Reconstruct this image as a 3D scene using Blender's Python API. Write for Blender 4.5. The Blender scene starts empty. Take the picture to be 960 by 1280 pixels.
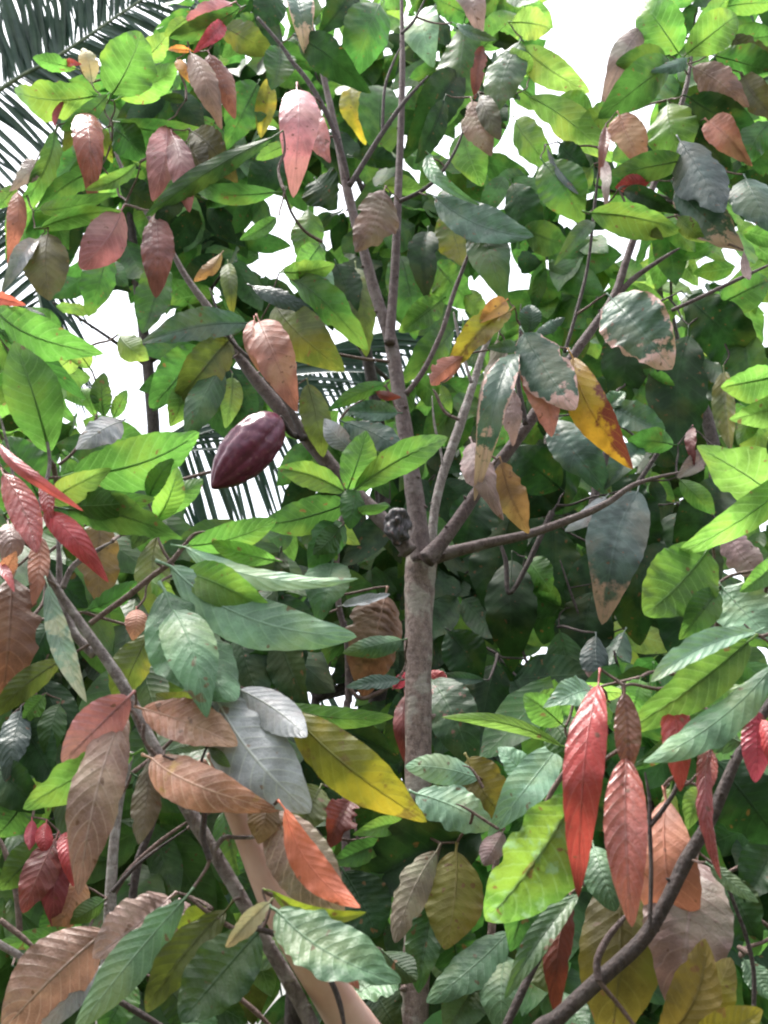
import bpy, bmesh, math, random
from mathutils import Vector, Matrix, noise
R = math.radians
rng = random.Random(11)
scene = bpy.context.scene
col = scene.collection
world = bpy.data.worlds.new("World"); scene.world = world; world.use_nodes = True

# ------------------------------------------------------------------ camera
F = 1500.0; CAMZ = 1.5; PITCH = R(24)
CAM = Vector((0, 0, CAMZ))
FWD = Vector((0, math.cos(PITCH), math.sin(PITCH)))
UP = Vector((0, -math.sin(PITCH), math.cos(PITCH)))
RT_ = Vector((1, 0, 0))
cd = bpy.data.cameras.new('camera'); cam = bpy.data.objects.new('camera', cd); col.objects.link(cam)
cam.location = CAM; cam.rotation_euler = (R(90) + PITCH, 0, 0)
cd.sensor_fit = 'VERTICAL'; cd.sensor_height = 24; cd.lens = 24 * F / 1280
cd.clip_start = .05; cd.clip_end = 3000
cd.dof.use_dof = True; cd.dof.focus_distance = 3.1; cd.dof.aperture_fstop = 5.6
scene.camera = cam

def ray(px, py):
    return FWD + RT_ * ((px - 480) / F) + UP * ((640 - py) / F)
def at(px, py, Y):                     # point of the photograph's ray that lies Y metres ahead (horizontally)
    r = ray(px, py); return CAM + r * (Y / r.y)
def mpp(px, py, Y):                    # metres per photo pixel there
    return (Y / ray(px, py).y) / F

# ------------------------------------------------------------------ node helpers
class NT:
    def __init__(s, name):
        s.m = bpy.data.materials.new(name); s.m.use_nodes = True
        s.t = s.m.node_tree; s.t.nodes.clear()
    def n(s, typ, **kw):
        nd = s.t.nodes.new(typ)
        for k, v in kw.items():
            if k.startswith('i_'):
                key = k[2:]; key = int(key) if key.isdigit() else key.replace('_', ' ')
                if hasattr(v, 'node') or isinstance(v, bpy.types.NodeSocket): s.t.links.new(v, nd.inputs[key])
                else: nd.inputs[key].default_value = v
            else: setattr(nd, k, v)
        return nd
    def math(s, op, a, b=None, c=None, clamp=False):
        nd = s.t.nodes.new('ShaderNodeMath'); nd.operation = op; nd.use_clamp = clamp
        for i, x in enumerate((a, b, c)):
            if x is None: continue
            if isinstance(x, bpy.types.NodeSocket): s.t.links.new(x, nd.inputs[i])
            else: nd.inputs[i].default_value = x
        return nd.outputs[0]
    def mix(s, f, a, b):
        nd = s.t.nodes.new('ShaderNodeMix'); nd.data_type = 'RGBA'
        for k, x in ((0, f), (6, a), (7, b)):
            if isinstance(x, bpy.types.NodeSocket): s.t.links.new(x, nd.inputs[k])
            else: nd.inputs[k].default_value = x if k == 0 else (*x, 1)
        return nd.outputs[2]
    def smooth(s, x, lo, hi, a=0., b=1.):
        nd = s.t.nodes.new('ShaderNodeMapRange'); nd.interpolation_type = 'SMOOTHSTEP'
        s.t.links.new(x, nd.inputs[0])
        for i, v in ((1, lo), (2, hi), (3, a), (4, b)): nd.inputs[i].default_value = v
        return nd.outputs[0]
    def noise(s, vec, scale, detail=2., rough=.5):
        nd = s.n('ShaderNodeTexNoise', i_Scale=scale, i_Detail=detail, i_Roughness=rough)
        if vec is not None: s.t.links.new(vec, nd.inputs['Vector'])
        return nd.outputs[0]

NV = 10.5; SLANT = .17
# name: base, transmitted colour, transmission, roughness, vein colour, vein strength, bump, extra
K = {
 'G': ((.092,.205,.036),(.17,.39,.060),.48,.36,(.19,.33,.10),.6,.7,{}),
 'GL': ((.145,.270,.048),(.27,.49,.085),.50,.40,(.26,.40,.13),.6,.7,{}),
 'GP': ((.085,.200,.036),(.15,.36,.05),.40,.38,(.19,.30,.14),.6,.9,{'blotch':((.15,.25,.15),.60)}),
 'YG': ((.24,.32,.035),(.45,.6,.05),.45,.40,(.3,.36,.1),.3,.4,{}),
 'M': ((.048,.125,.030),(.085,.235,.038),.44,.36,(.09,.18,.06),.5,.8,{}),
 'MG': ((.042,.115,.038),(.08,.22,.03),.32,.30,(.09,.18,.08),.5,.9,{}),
 'D': ((.018,.048,.017),(.035,.11,.018),.18,.48,(.035,.075,.03),.4,.7,{'spec':.22}),  # dark base stands in for the deep shade inside the thicket
 'T': ((.066,.130,.086),(.06,.16,.05),.20,.32,(.13,.20,.15),.5,1.,{}),  # base colour lifted for the grey sky sheen on upper faces
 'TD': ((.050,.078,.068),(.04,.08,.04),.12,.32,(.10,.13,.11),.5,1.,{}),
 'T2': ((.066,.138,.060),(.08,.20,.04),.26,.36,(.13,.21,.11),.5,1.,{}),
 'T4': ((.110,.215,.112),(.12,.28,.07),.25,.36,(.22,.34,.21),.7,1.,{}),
 'SG': ((.215,.375,.245),(.22,.42,.14),.30,.38,(.33,.50,.34),.6,.9,{}),  # pale base carries the sky sheen of upturned leaves
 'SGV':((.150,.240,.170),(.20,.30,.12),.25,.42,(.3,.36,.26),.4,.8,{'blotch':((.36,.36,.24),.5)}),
 'S': ((.290,.300,.315),(.15,.2,.12),.12,.40,(.44,.46,.40),.6,.9,{}),  # grey base paints in the silvery reflection of the sky
 'TP': ((.068,.125,.086),(.06,.15,.06),.15,.34,(.14,.20,.15),.5,1.,{'margin':((.52,.31,.27),.78)}),
 'TPS': ((.066,.098,.090),(.06,.12,.06),.12,.38,(.11,.16,.14),.4,1.,{'tip':((.42,.24,.21),.80)}),
 'TG': ((.050,.100,.045),(.05,.12,.03),.20,.36,(.12,.19,.10),.6,1.,{'blotch':((.36,.14,.14),.66)}),
 'OG': ((.095,.120,.025),(.16,.22,.03),.38,.42,(.15,.17,.05),.4,.8,{}),
 'OB': ((.075,.060,.025),(.14,.12,.03),.30,.5,(.12,.10,.05),.4,.8,{}),
 'OC': ((.230,.130,.050),(.35,.20,.06),.35,.5,(.30,.19,.09),.4,.7,{}),
 'OY': ((.220,.170,.025),(.40,.32,.03),.40,.45,(.30,.25,.08),.4,.8,{'blotch':((.12,.07,.02),.66)}),
 'OT': ((.150,.110,.020),(.26,.20,.03),.35,.45,(.22,.18,.06),.4,.8,{}),
 'Y':  ((.340,.330,.035),(.6,.58,.05),.50,.45,(.4,.38,.1),.3,.5,{}),
 'YO': ((.240,.225,.022),(.40,.38,.035),.35,.42,(.29,.28,.06),.4,.9,{'blotch':((.13,.08,.02),.62)}),
 'YB': ((.440,.230,.020),(.6,.35,.03),.35,.42,(.5,.3,.05),.3,.7,{'half':((.15,.035,.02),.5)}),
 'R': ((.430,.048,.070),(.58,.085,.10),.28,.27,(.50,.13,.14),.45,1.15,{}),
 'RM': ((.230,.045,.050),(.35,.06,.05),.30,.38,(.36,.13,.12),.6,.9,{}),
 'RP': ((.620,.110,.110),(.8,.16,.12),.35,.30,(.6,.18,.16),.2,.5,{}),
 'RG': ((.390,.095,.085),(.45,.11,.09),.20,.20,(.50,.24,.22),.5,1.5,{}),
 'RB': ((.210,.080,.065),(.3,.11,.07),.25,.32,(.30,.14,.12),.4,1.1,{}),
 'PK': ((.560,.225,.235),(.75,.25,.22),.30,.34,(.64,.36,.36),.4,1.1,{}),
 'P2': ((.400,.160,.175),(.55,.18,.16),.30,.36,(.52,.28,.30),.5,.9,{}),
 'PE': ((.360,.245,.235),(.4,.25,.2),.25,.45,(.5,.38,.36),.5,1.1,{}),
 'PB': ((.390,.250,.225),(.35,.2,.16),.22,.36,(.52,.38,.36),.6,1.3,{}),
 'C': ((.440,.190,.125),(.6,.24,.13),.32,.46,(.48,.23,.16),.5,.9,{}),
 'C2': ((.200,.115,.085),(.25,.15,.09),.25,.5,(.30,.21,.16),.5,1.,{}),
 'C4': ((.210,.165,.115),(.28,.2,.1),.25,.5,(.32,.26,.20),.5,1.1,{}),
 'C5': ((.250,.170,.120),(.3,.18,.11),.25,.40,(.50,.40,.30),.9,1.1,{}),
 'CR': ((.370,.205,.160),(.45,.22,.15),.25,.34,(.56,.40,.34),.8,1.3,{}),
 'CO': ((.420,.190,.120),(.5,.22,.12),.28,.36,(.62,.40,.30),.8,1.,{'blotch':((.40,.24,.06),.70)}),
 'CB': ((.140,.060,.035),(.2,.08,.04),.25,.45,(.22,.11,.07),.6,.9,{}),
 'BR': ((.140,.025,.018),(.2,.04,.02),.25,.42,(.18,.05,.03),.4,.8,{}),
 'OR': ((.560,.250,.060),(.8,.35,.08),.40,.45,(.6,.33,.12),.3,.7,{}),
 'O2': ((.600,.150,.085),(.8,.2,.1),.32,.38,(.6,.2,.13),.3,.6,{}),
 'E':  ((.330,.320,.190),(.4,.4,.2),.35,.5,(.42,.4,.28),.4,.6,{}),
}
LABELS = {'R':'red young leaf','RM':'maroon ribbed young leaf','RP':'bright pinkish red young leaf','RG':'glossy red young leaf',
 'RB':'reddish brown young leaf','PK':'pale pink young leaf','P2':'dusty pink young leaf','PE':'pale pinkish ribbed dry leaf',
 'PB':'pinkish brown dry leaf','C':'salmon coloured leaf underside','C2':'grey brown dry leaf','C4':'tan brown dry leaf','C5':'brown leaf with pale veins',
 'CR':'copper ribbed leaf','CO':'copper orange leaf with pale veins','CB':'dark copper brown leaf','BR':'dark red brown dried leaf',
 'OR':'orange dying leaf','O2':'coral red leaf','OC':'ochre brown leaf','OY':'mustard yellow leaf with brown stains','OT':'olive bronze leaf',
 'Y':'yellow leaf','YO':'mustard yellow leaf','YB':'yellow leaf turning red brown along one side','TP':'dark teal leaf with dried pink margin',
 'TPS':'blue grey leaf with dried pink tip','TG':'green leaf with a pinkish patch','S':'leaf with silvery sky sheen painted in','SG':'glossy green leaf with pale sky sheen painted in','E':'cream coloured leaf'}
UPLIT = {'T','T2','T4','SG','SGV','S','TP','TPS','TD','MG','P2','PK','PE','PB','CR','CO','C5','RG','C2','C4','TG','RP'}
YOUNG = {'R','RM','RP','RG','RB','PK','P2','O2'}
DRY = {'PE','PB','C2','C4','BR','OC','OB','CB'}

def leaf_material(kind):
    base, tr, tw, ro, vc, vs, bp, ex = K[kind]
    n = NT('leaf_' + kind)
    uv = n.n('ShaderNodeTexCoord').outputs['UV']
    sep = n.n('ShaderNodeSeparateXYZ', i_0=uv)
    u = n.math('ABSOLUTE', n.math('MULTIPLY_ADD', sep.outputs[0], 2., -1.)); v = sep.outputs[1]
    oi = n.n('ShaderNodeObjectInfo')
    geo = n.n('ShaderNodeTexCoord').outputs['Object']
    off = n.n('ShaderNodeVectorMath', operation='ADD', i_0=geo)
    cmb = n.n('ShaderNodeCombineXYZ', i_0=n.math('MULTIPLY', oi.outputs['Random'], 37.))
    n.t.links.new(cmb.outputs[0], off.inputs[1]); pos = off.outputs[0]
    big = n.noise(pos, 14., 2.); fine = n.noise(pos, 90., 4., .65); speck = n.noise(pos, 260., 2.)
    # side veins and midrib (anatomy of the leaf)
    t = n.math('MULTIPLY', n.math('SUBTRACT', v, n.math('MULTIPLY', n.math('POWER', u, 1.25), SLANT)), NV)
    fr = n.math('PINGPONG', t, .5)
    vein = n.smooth(fr, .0, .11, 1., 0.)
    fadeu = n.smooth(u, .75, .98, 1., 0.)
    vein = n.math('MULTIPLY', vein, fadeu)
    mid = n.smooth(u, .018, .06, 1., 0.)
    net = n.n('ShaderNodeTexVoronoi', feature='DISTANCE_TO_EDGE', i_Vector=pos, i_Scale=115.).outputs['Distance']
    netl = n.smooth(net, .0, .06, 1., 0.)
    dark = tuple(c * .62 for c in base); lite = tuple(min(1, c * 1.3) for c in base)
    c = n.mix(n.smooth(big, .32, .68), dark, lite)
    c = n.mix(n.math('MULTIPLY', n.smooth(fine, .45, .72), .35), c, tuple(x * .55 for x in base))
    hue2 = (min(1, base[0]*1.7+.02), base[1]*1.05, base[2]*.8) if base[1] >= base[0]*.9 else (base[0]*.8, base[1]*1.35, base[2]*1.1)
    c = n.mix(n.math('MULTIPLY', n.smooth(n.noise(pos, 7., 3.), .48, .66), .5), c, hue2)
    if 'blotch' in ex:
        bc, th = ex['blotch']; bn = n.noise(pos, 22., 4., .6)
        c = n.mix(n.math('MULTIPLY', n.smooth(bn, th - .06, th + .05), .85), c, bc)
    if 'margin' in ex:
        bc, th = ex['margin']; bn = n.noise(pos, 30., 4., .6)
        mu = n.math('ADD', n.math('ADD', n.math('MAXIMUM', n.math('MULTIPLY', u, .98), n.math('MULTIPLY', v, 1.06)), n.math('MULTIPLY', n.math('SUBTRACT', bn, .5), .9)), n.math('MULTIPLY', v, .12))
        c = n.mix(n.smooth(mu, .88, .98), c, bc)
    if 'tip' in ex:
        bc, th = ex['tip']; bn = n.noise(pos, 22., 4., .6)
        mu = n.math('ADD', n.math('ADD', n.math('MULTIPLY', v, 1.), n.math('MULTIPLY', n.math('SUBTRACT', bn, .5), .7)), n.math('MULTIPLY', u, .12))
        c = n.mix(n.smooth(mu, .84, 1.02), c, bc)
    if 'half' in ex:
        bc, th = ex['half']; bn = n.noise(pos, 16., 4., .6)
        mu = n.math('ADD', n.math('ADD', n.math('MULTIPLY', sep.outputs[0], .55), n.math('MULTIPLY', v, .5)), n.math('MULTIPLY', n.math('SUBTRACT', bn, .5), 1.1))
        c = n.mix(n.smooth(mu, .66, .80), c, bc)
    # disease specks and torn rust spots that stay with the leaf
    sp = n.math('MULTIPLY', n.smooth(n.noise(pos, 48., 1.), .70, .74), .8)
    c = n.mix(sp, c, (.13, .06, .03))
    c = n.mix(n.math('MULTIPLY', n.math('MAXIMUM', n.math('MULTIPLY', vein, .75), mid), vs*.8), c, vc)
    c = n.mix(n.math('MULTIPLY', netl, .18 * (vs + .4)), c, vc)
    hsv = n.n('ShaderNodeHueSaturation', i_Color=c)
    n.t.links.new(n.math('MULTIPLY_ADD', oi.outputs['Random'], .024, .488), hsv.inputs['Hue'])
    r2 = n.math('FRACT', n.math('MULTIPLY', oi.outputs['Random'], 7.31))
    n.t.links.new(n.math('MULTIPLY_ADD', r2, .42, .80), hsv.inputs['Value'])
    c = hsv.outputs[0]
    h = n.math('ADD', n.math('MULTIPLY', n.math('POWER', n.math('MULTIPLY', fr, 2.), .6), .8), n.math('MULTIPLY', fine, .35))
    h = n.math('ADD', h, n.math('MULTIPLY', n.smooth(net, 0., .25), .16))
    h = n.math('ADD', h, n.math('MULTIPLY', mid, -.5))
    bump = n.n('ShaderNodeBump', i_Strength=.55 * bp, i_Distance=.0026, i_Height=h)
    pb = n.n('ShaderNodeBsdfPrincipled', i_Base_Color=c, i_Normal=bump.outputs[0])
    n.t.links.new(n.math('MULTIPLY_ADD', fine, .30, ro - .05), pb.inputs['Roughness'])
    pb.inputs['Specular IOR Level'].default_value = ex.get('spec', .45)
    ratio = tuple(tr[i] / base[i] for i in range(3))
    tc = n.n('ShaderNodeVectorMath', operation='MULTIPLY', i_0=c, i_1=ratio)
    tl = n.n('ShaderNodeBsdfTranslucent', i_Color=tc.outputs[0], i_Normal=bump.outputs[0])
    mx = n.n('ShaderNodeMixShader', i_0=tw, i_1=pb.outputs[0], i_2=tl.outputs[0])
    n.n('ShaderNodeOutputMaterial', i_0=mx.outputs[0])
    return n.m
LM = {}
def lmat(k):
    if k not in LM: LM[k] = leaf_material(k)
    return LM[k]

def bark(name, c1, c2, c3, scale=1., lichen=.5):
    n = NT(name); tc = n.n('ShaderNodeTexCoord').outputs['Object']
    mp = n.n('ShaderNodeMapping', i_0=tc); mp.inputs['Scale'].default_value = (1, 1, .55)
    a = n.noise(mp.outputs[0], 60 * scale, 6., .7); b = n.noise(tc, 16 * scale, 3.)
    ring = n.n('ShaderNodeTexWave', wave_type='BANDS', bands_direction='Z', i_Vector=tc, i_Scale=14. * scale, i_Distortion=9., i_Detail=3.).outputs[1]
    c = n.mix(n.smooth(a, .35, .65), c1, c2)
    c = n.mix(n.math('MULTIPLY', n.smooth(b, .5, .64), lichen), c, c3)
    lent = n.n('ShaderNodeTexVoronoi', i_Vector=tc, i_Scale=170. * scale).outputs[0]
    c = n.mix(n.smooth(lent, .12, .2, .55, 0.), c, tuple(min(1, x * 1.7) for x in c3))
    c = n.mix(n.math('MULTIPLY', n.smooth(ring, .90, .99), .15), c, tuple(x * .45 for x in c1))
    h = n.math('ADD', n.math('ADD', a, n.math('MULTIPLY', b, .6)), n.math('MULTIPLY', ring, -.06))
    bu = n.n('ShaderNodeBump', i_Strength=1., i_Distance=.009, i_Height=h)
    pb = n.n('ShaderNodeBsdfPrincipled', i_Base_Color=c, i_Roughness=.72, i_Normal=bu.outputs[0])
    n.n('ShaderNodeOutputMaterial', i_0=pb.outputs[0]); return n.m
BK_TRUNK = bark('bark_trunk', (.100,.064,.056), (.215,.150,.128), (.31,.28,.24), 1., .7)
BK_BRANCH = bark('bark_branch', (.060,.036,.036), (.115,.073,.070), (.19,.15,.145), 1.6, .4)
BK_LEAN = bark('bark_lean', (.105,.078,.076), (.225,.180,.175), (.40,.36,.35), 1.8, .65)
BK_UPPER = bark('bark_upper', (.080,.052,.050), (.150,.105,.100), (.22,.185,.175), 1.2, .4)
BK_GREY = bark('bark_grey', (.16,.13,.12), (.30,.255,.24), (.42,.39,.37), 1.5, .6)
BK_DARK = bark('bark_dark', (.028,.018,.017), (.068,.044,.040), (.14,.11,.10), 2., .35)
BK_TWIG = bark('bark_twig', (.10,.055,.045), (.19,.12,.10), (.27,.20,.17), 2.5, .3)

def simple(name, c1, c2, scale, rough=.6, bump=.3, tw=0.):
    n = NT(name); tc = n.n('ShaderNodeTexCoord').outputs['Object']
    a = n.noise(tc, scale, 5., .6)
    c = n.mix(n.smooth(a, .35, .65), c1, c2)
    bu = n.n('ShaderNodeBump', i_Strength=bump, i_Distance=.004, i_Height=a)
    pb = n.n('ShaderNodeBsdfPrincipled', i_Base_Color=c, i_Roughness=rough, i_Normal=bu.outputs[0])
    out = pb.outputs[0]
    if tw:
        tl = n.n('ShaderNodeBsdfTranslucent', i_Color=c); out = n.n('ShaderNodeMixShader', i_0=tw, i_1=out, i_2=tl.outputs[0]).outputs[0]
    n.n('ShaderNodeOutputMaterial', i_0=out); return n.m

# ------------------------------------------------------------------ objects
def link(o, parent=None, loc=None):
    col.objects.link(o)
    if parent is not None: o.parent = parent
    if loc is not None: o.location = Vector(loc) - (Vector(parent.location) if parent is not None else Vector())
    return o
def thing(name, label, cat, loc, group=None):
    o = bpy.data.objects.new(name, None); o.empty_display_size = .2; col.objects.link(o)
    o.location = loc; o['label'] = label; o['category'] = cat
    if group: o['group'] = group
    return o
def mesh_obj(name, verts, faces, mat, parent=None, origin=None, uvs=None, smooth=True):
    origin = Vector(origin) if origin is not None else Vector()
    me = bpy.data.meshes.new(name)
    me.from_pydata([tuple(Vector(v) - origin) for v in verts], [], faces)
    if uvs is not None:
        l = me.uv_layers.new(name='UVMap').data
        idx = [0] * len(me.loops); me.loops.foreach_get('vertex_index', idx)
        flat = []
        for i in idx: flat.extend(uvs[i])
        l.foreach_set('uv', flat)
    if smooth: me.polygons.foreach_set('use_smooth', [True] * len(me.polygons))
    me.materials.append(mat); me.update()
    o = bpy.data.objects.new(name, me)
    col.objects.link(o)
    if parent is not None:
        o.parent = parent; o.location = origin - Vector(parent.location)
    else: o.location = origin
    return o

def spline(pts, n):
    """Catmull-Rom through (Vector, radius) points"""
    P = [(Vector(p), r) for p, r in pts]; out = []
    for i in range(len(P) - 1):
        p0 = P[max(i-1, 0)]; p1 = P[i]; p2 = P[i+1]; p3 = P[min(i+2, len(P)-1)]
        for k in range(n):
            t = k / n
            q = .5 * ((2*p1[0]) + (p2[0]-p0[0])*t + (2*p0[0]-5*p1[0]+4*p2[0]-p3[0])*t*t + (3*p1[0]-p0[0]-3*p2[0]+p3[0])*t**3)
            out.append((q, p1[1]*(1-t) + p2[1]*t))
    out.append(P[-1]); return out
def tube(samples, sides=10, bumpy=.06, seed=0, verts=None, faces=None, cap=True):
    verts = [] if verts is None else verts; faces = [] if faces is None else faces
    s0 = len(verts); ref = Vector((.3, .8, .52)).normalized(); n = len(samples)
    for i, (p, r) in enumerate(samples):
        d = (samples[min(i+1, n-1)][0] - samples[max(i-1, 0)][0]).normalized()
        a = d.cross(ref); a = a.normalized() if a.length > 1e-4 else Vector((1, 0, 0)); b = a.cross(d)
        for k in range(sides):
            th = 2*math.pi*k/sides; q = a*math.cos(th) + b*math.sin(th)
            rr = r * (1 + bumpy * 1.2 * noise.noise((p*14 + q*.8 + Vector((seed, 0, 0))))) * (1 + bumpy * .7 * noise.noise(p * 35 + Vector((0, seed, 0))))
            verts.append(p + q * rr)
    for i in range(n-1):
        for k in range(sides):
            k2 = (k+1) % sides
            faces.append((s0+i*sides+k, s0+i*sides+k2, s0+(i+1)*sides+k2, s0+(i+1)*sides+k))
    if cap:
        faces.append(tuple(s0 + k for k in range(sides))[::-1]); faces.append(tuple(s0+(n-1)*sides+k for k in range(sides)))
    return verts, faces

def prof(v, sh, tp=.5):
    a = math.sin(math.pi * min(1, v) ** sh) if v < 1 else 0
    a = max(0., a) ** .62
    if v > .62: a *= 1 - tp*((v-.62)/.38)**1.4
    return a
def leaf_geo(base, tip, W, roll=0, side=0, bend=.06, fold=.15, quilt=.035, wave=.03, twist=0, seed=0, nv=50, nu=8, sh=.86, ragged=0, petiole=.10, curl=0., tp=.5):
    """one leaf as real curved blade with quilting between its side veins; normal roughly to the viewer unless rolled"""
    r = random.Random(seed)
    base = Vector(base); tip = Vector(tip); ax = tip - base; L = ax.length; a = ax / L
    view = ((base + tip) / 2 - CAM).normalized()
    s = a.cross(view); s = s.normalized() if s.length > .05 else a.orthogonal().normalized()
    nrm = s.cross(a).normalized()
    if nrm.dot(view) > 0: nrm = -nrm
    s0, n0 = s, nrm
    ph = r.uniform(0, 6.28); k1 = r.uniform(2.2, 4.2); k2 = r.uniform(5, 9)
    V = []; UVs = []; FA = []
    for i in range(nv + 1):
        v = i / nv
        rl = roll + twist * (v - .4)
        s = s0*math.cos(rl) + n0*math.sin(rl); nn = n0*math.cos(rl) - s0*math.sin(rl)
        arc = 4*v*(1-v)
        m = base + ax*v + s0*(side*L*arc) + n0*(bend*L*arc) - n0*(curl*L*max(0, v-.55)**2*4)
        hw = W/2 * prof(v, sh, tp)
        for j in range(nu + 1):
            u = -1 + 2*j/nu; au = abs(u)
            t = (v - SLANT*au**1.25)*NV
            q = abs(math.sin(math.pi*t))**.7 * quilt * W * (1 - au**5) * min(1, v*8) * min(1, (1-v)*7) * min(1, au*5)
            wv = wave*W*au**2*(math.sin(k1*6.28*v + ph + (1.9 if u > 0 else 0)) + .5*math.sin(k2*6.28*v+ph*2 + (2.7 if u > 0 else 0)))
            edge = 1 + .012*math.sin(v*63+ph)*(au > .9)
            if ragged: edge -= ragged * max(0, noise.noise(Vector((v*9+seed*.37, u*1.5, seed*.7)))*2.6 - .15) * au**3
            f = fold * (1 if u > 0 else .85)
            lat = u*hw*edge
            V.append(m + s*(lat*math.cos(f)) + nn*(abs(lat)*math.sin(f) + q + wv*min(1, hw/(W*.3))))
            UVs.append((j/nu, v))
    for i in range(nv):
        for j in range(nu):
            p = i*(nu+1)+j; FA.append((p, p+1, p+nu+2, p+nu+1))
    # midrib and petiole as one thin tapering stalk on the blade
    rad = max(.0011, min(.0024, W*.022))
    back = base - a*(petiole*L) + n0*(-.02*L)
    sm = [(back, rad*1.9), (back.lerp(base, .35), rad*1.3), (back.lerp(base, .7), rad*1.2), (base, rad*1.3)]
    for i in range(1, 10):
        v = i/10; arc = 4*v*(1-v)
        m = base + ax*v + s0*(side*L*arc) + n0*(bend*L*arc) - n0*(curl*L*max(0, v-.55)**2*4)
        sm.append((m - n0*rad*.25, rad*(1.15-v)))
    v0 = len(V); tube(sm, 5, 0, 0, V, FA)
    UVs += [(.5, .3)] * (len(V) - v0)
    return V, FA, UVs, back

class Tree:
    def __init__(s, name, label, base, group='cacao trees', cat='tree'):
        s.root = thing(name, label, cat, base, group); s.net = []; s.bases = []; s.i = 0; s.n = 0
    def limb(s, pts, name='branch', mat=None, Y=None, sides=12, label=None, bumpy=.07, extra=None):
        """pts: (px, py, width px[, Y]); extra: world points appended before (towards the ground)"""
        S = list(extra or []); wf = 1 if name == 'trunk' else .74 if name == 'stem' else .80
        for p in pts:
            y = p[3] if len(p) > 3 else Y
            S.append((at(p[0], p[1], y), wf*p[2]/2*mpp(p[0], p[1], y)))
        if name == 'branch': S[-1] = (S[-1][0], S[-1][1]*.45)
        sm = spline(S, 7)
        V, FA = tube(sm, sides, bumpy, rng.random()*50)
        # buds, leaf scars along the limb
        for q, r in sm[::4]:
            if r < .0035 or rng.random() < .35: continue
            d = Vector((rng.uniform(-1, 1), rng.uniform(-1, .2), rng.uniform(-.6, 1))).normalized()
            tube([(q + d*r*.8, r*.34), (q + d*r*1.22, r*.22), (q + d*r*1.5, r*.08)], 5, .1, 1, V, FA)
        o = mesh_obj(name, V, FA, mat or BK_BRANCH, s.root, S[0][0])
        if label: o['label'] = label
        s.net += [q for q, r in sm]
        return o
    def leaves(s, txt, Y, step=.005, quilt=None):
        for ln in txt.strip().splitlines():
            ln = ln.split('#')[0].split()
            if not ln: continue
            k = ln[0]; x0, y0, x1, y1, w = map(float, ln[1:6]); kw = {}
            for t in ln[6:]:
                a, b = t.split('='); kw[a] = float(b)
            y = kw.get('Y', Y - step*s.i); s.i += 1; s.n += 1
            sd = s.n * 7 + int(x0) ; r = random.Random(sd)
            ln_ = max(1, math.hypot(x1-x0, y1-y0)); vert = (y1-y0)/ln_; hor = (x1-x0)/ln_; Lm = ln_*mpp(x0, y0, y)
            face = (1 if k[0] in 'TS' else .5) if k in UPLIT else -.6 if k[0] in 'GMDY' else 0      # shows its sky-lit upper face / its shaded underside
            z = kw.get('z', r.uniform(-.03, .03) - .24*Lm*vert*face)
            B = at(x0, y0, y + .03); T = at(x1, y1, y + z)
            roll = R(kw.get('r', r.uniform(-16, 16) - 26*hor*face))
            W = 1.08*w*mpp((x0+x1)/2, (y0+y1)/2, y)/max(.35, math.cos(roll))
            L = (T-B).length
            asp = w / max(1, math.hypot(x1-x0, y1-y0))
            young = k in YOUNG
            V, FA, UV, back = leaf_geo(B, T, W, roll, kw.get('c', r.uniform(-6, 6))/100, kw.get('b', r.uniform(-.02, .20)),
                R(kw.get('f', r.uniform(8, 30)) *r.choice((1, -1))), kw.get('q', quilt if quilt is not None else (.066 if K[k][6] > 1.05 else .046 if K[k][6] > .95 else .026 if k in ('T4','C4','MG') else .018))*min(1, .5/asp+.3)*r.uniform(.6,1.3),
                kw.get('w', .012 + .034*r.random()), R(kw.get('t', r.uniform(-40, 40))), sd, 50, 8, r.uniform(.80, 1.08), kw.get('g', .16 if k in DRY else r.choice((.0, .02, .05, .13))), .10, kw.get('k', r.uniform(-.1, .4)), r.uniform(.05, .42))
            nm = 'young_leaf' if young else 'dry_leaf' if k in DRY else 'leaf'
            o = mesh_obj(nm, V, FA, lmat(k), s.root, B, UV)
            if k in LABELS: o['label'] = LABELS[k]
            s.bases.append(back)
    def connect(s, mat=None, far=.55):
        """grow twigs from the limbs to every leaf stalk, nearest first"""
        todo = list(s.bases); net = [(p, None) for p in s.net]; made = 0
        best = [min(((q-b).length, j) for j, (q, _) in enumerate(net)) for b in todo]
        while todo:
            i = min(range(len(todo)), key=lambda t: best[t][0]); d, j = best[i]; b = todo.pop(i); best.pop(i)
            if d > far: continue
            a = net[j][0]; new = [b]
            if d > .022:
                m1 = a.lerp(b, .35) + Vector((rng.uniform(-.1, .1), .10, rng.uniform(-.02, .10)))*d
                m2 = a.lerp(b, .72) + Vector((rng.uniform(-.06, .06), .08, rng.uniform(-.04, .05)))*d
                r0 = .0022 + .006*min(1, d/.4)
                sm = spline([(a, r0), (m1, r0*.85), (m2, r0*.75), (b, .0026)], 4)
                V, FA = tube(sm, 6, .12, made)
                mesh_obj('twig', V, FA, mat or BK_TWIG, s.root, a); made += 1
                new = [q for q, _ in sm[3:]]
            for q in new:
                net.append((q, 1)); jj = len(net)-1
                for t, bb in enumerate(todo):
                    dd = (q-bb).length
                    if dd < best[t][0]: best[t] = (dd, jj)
exec_leaves = []

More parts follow.
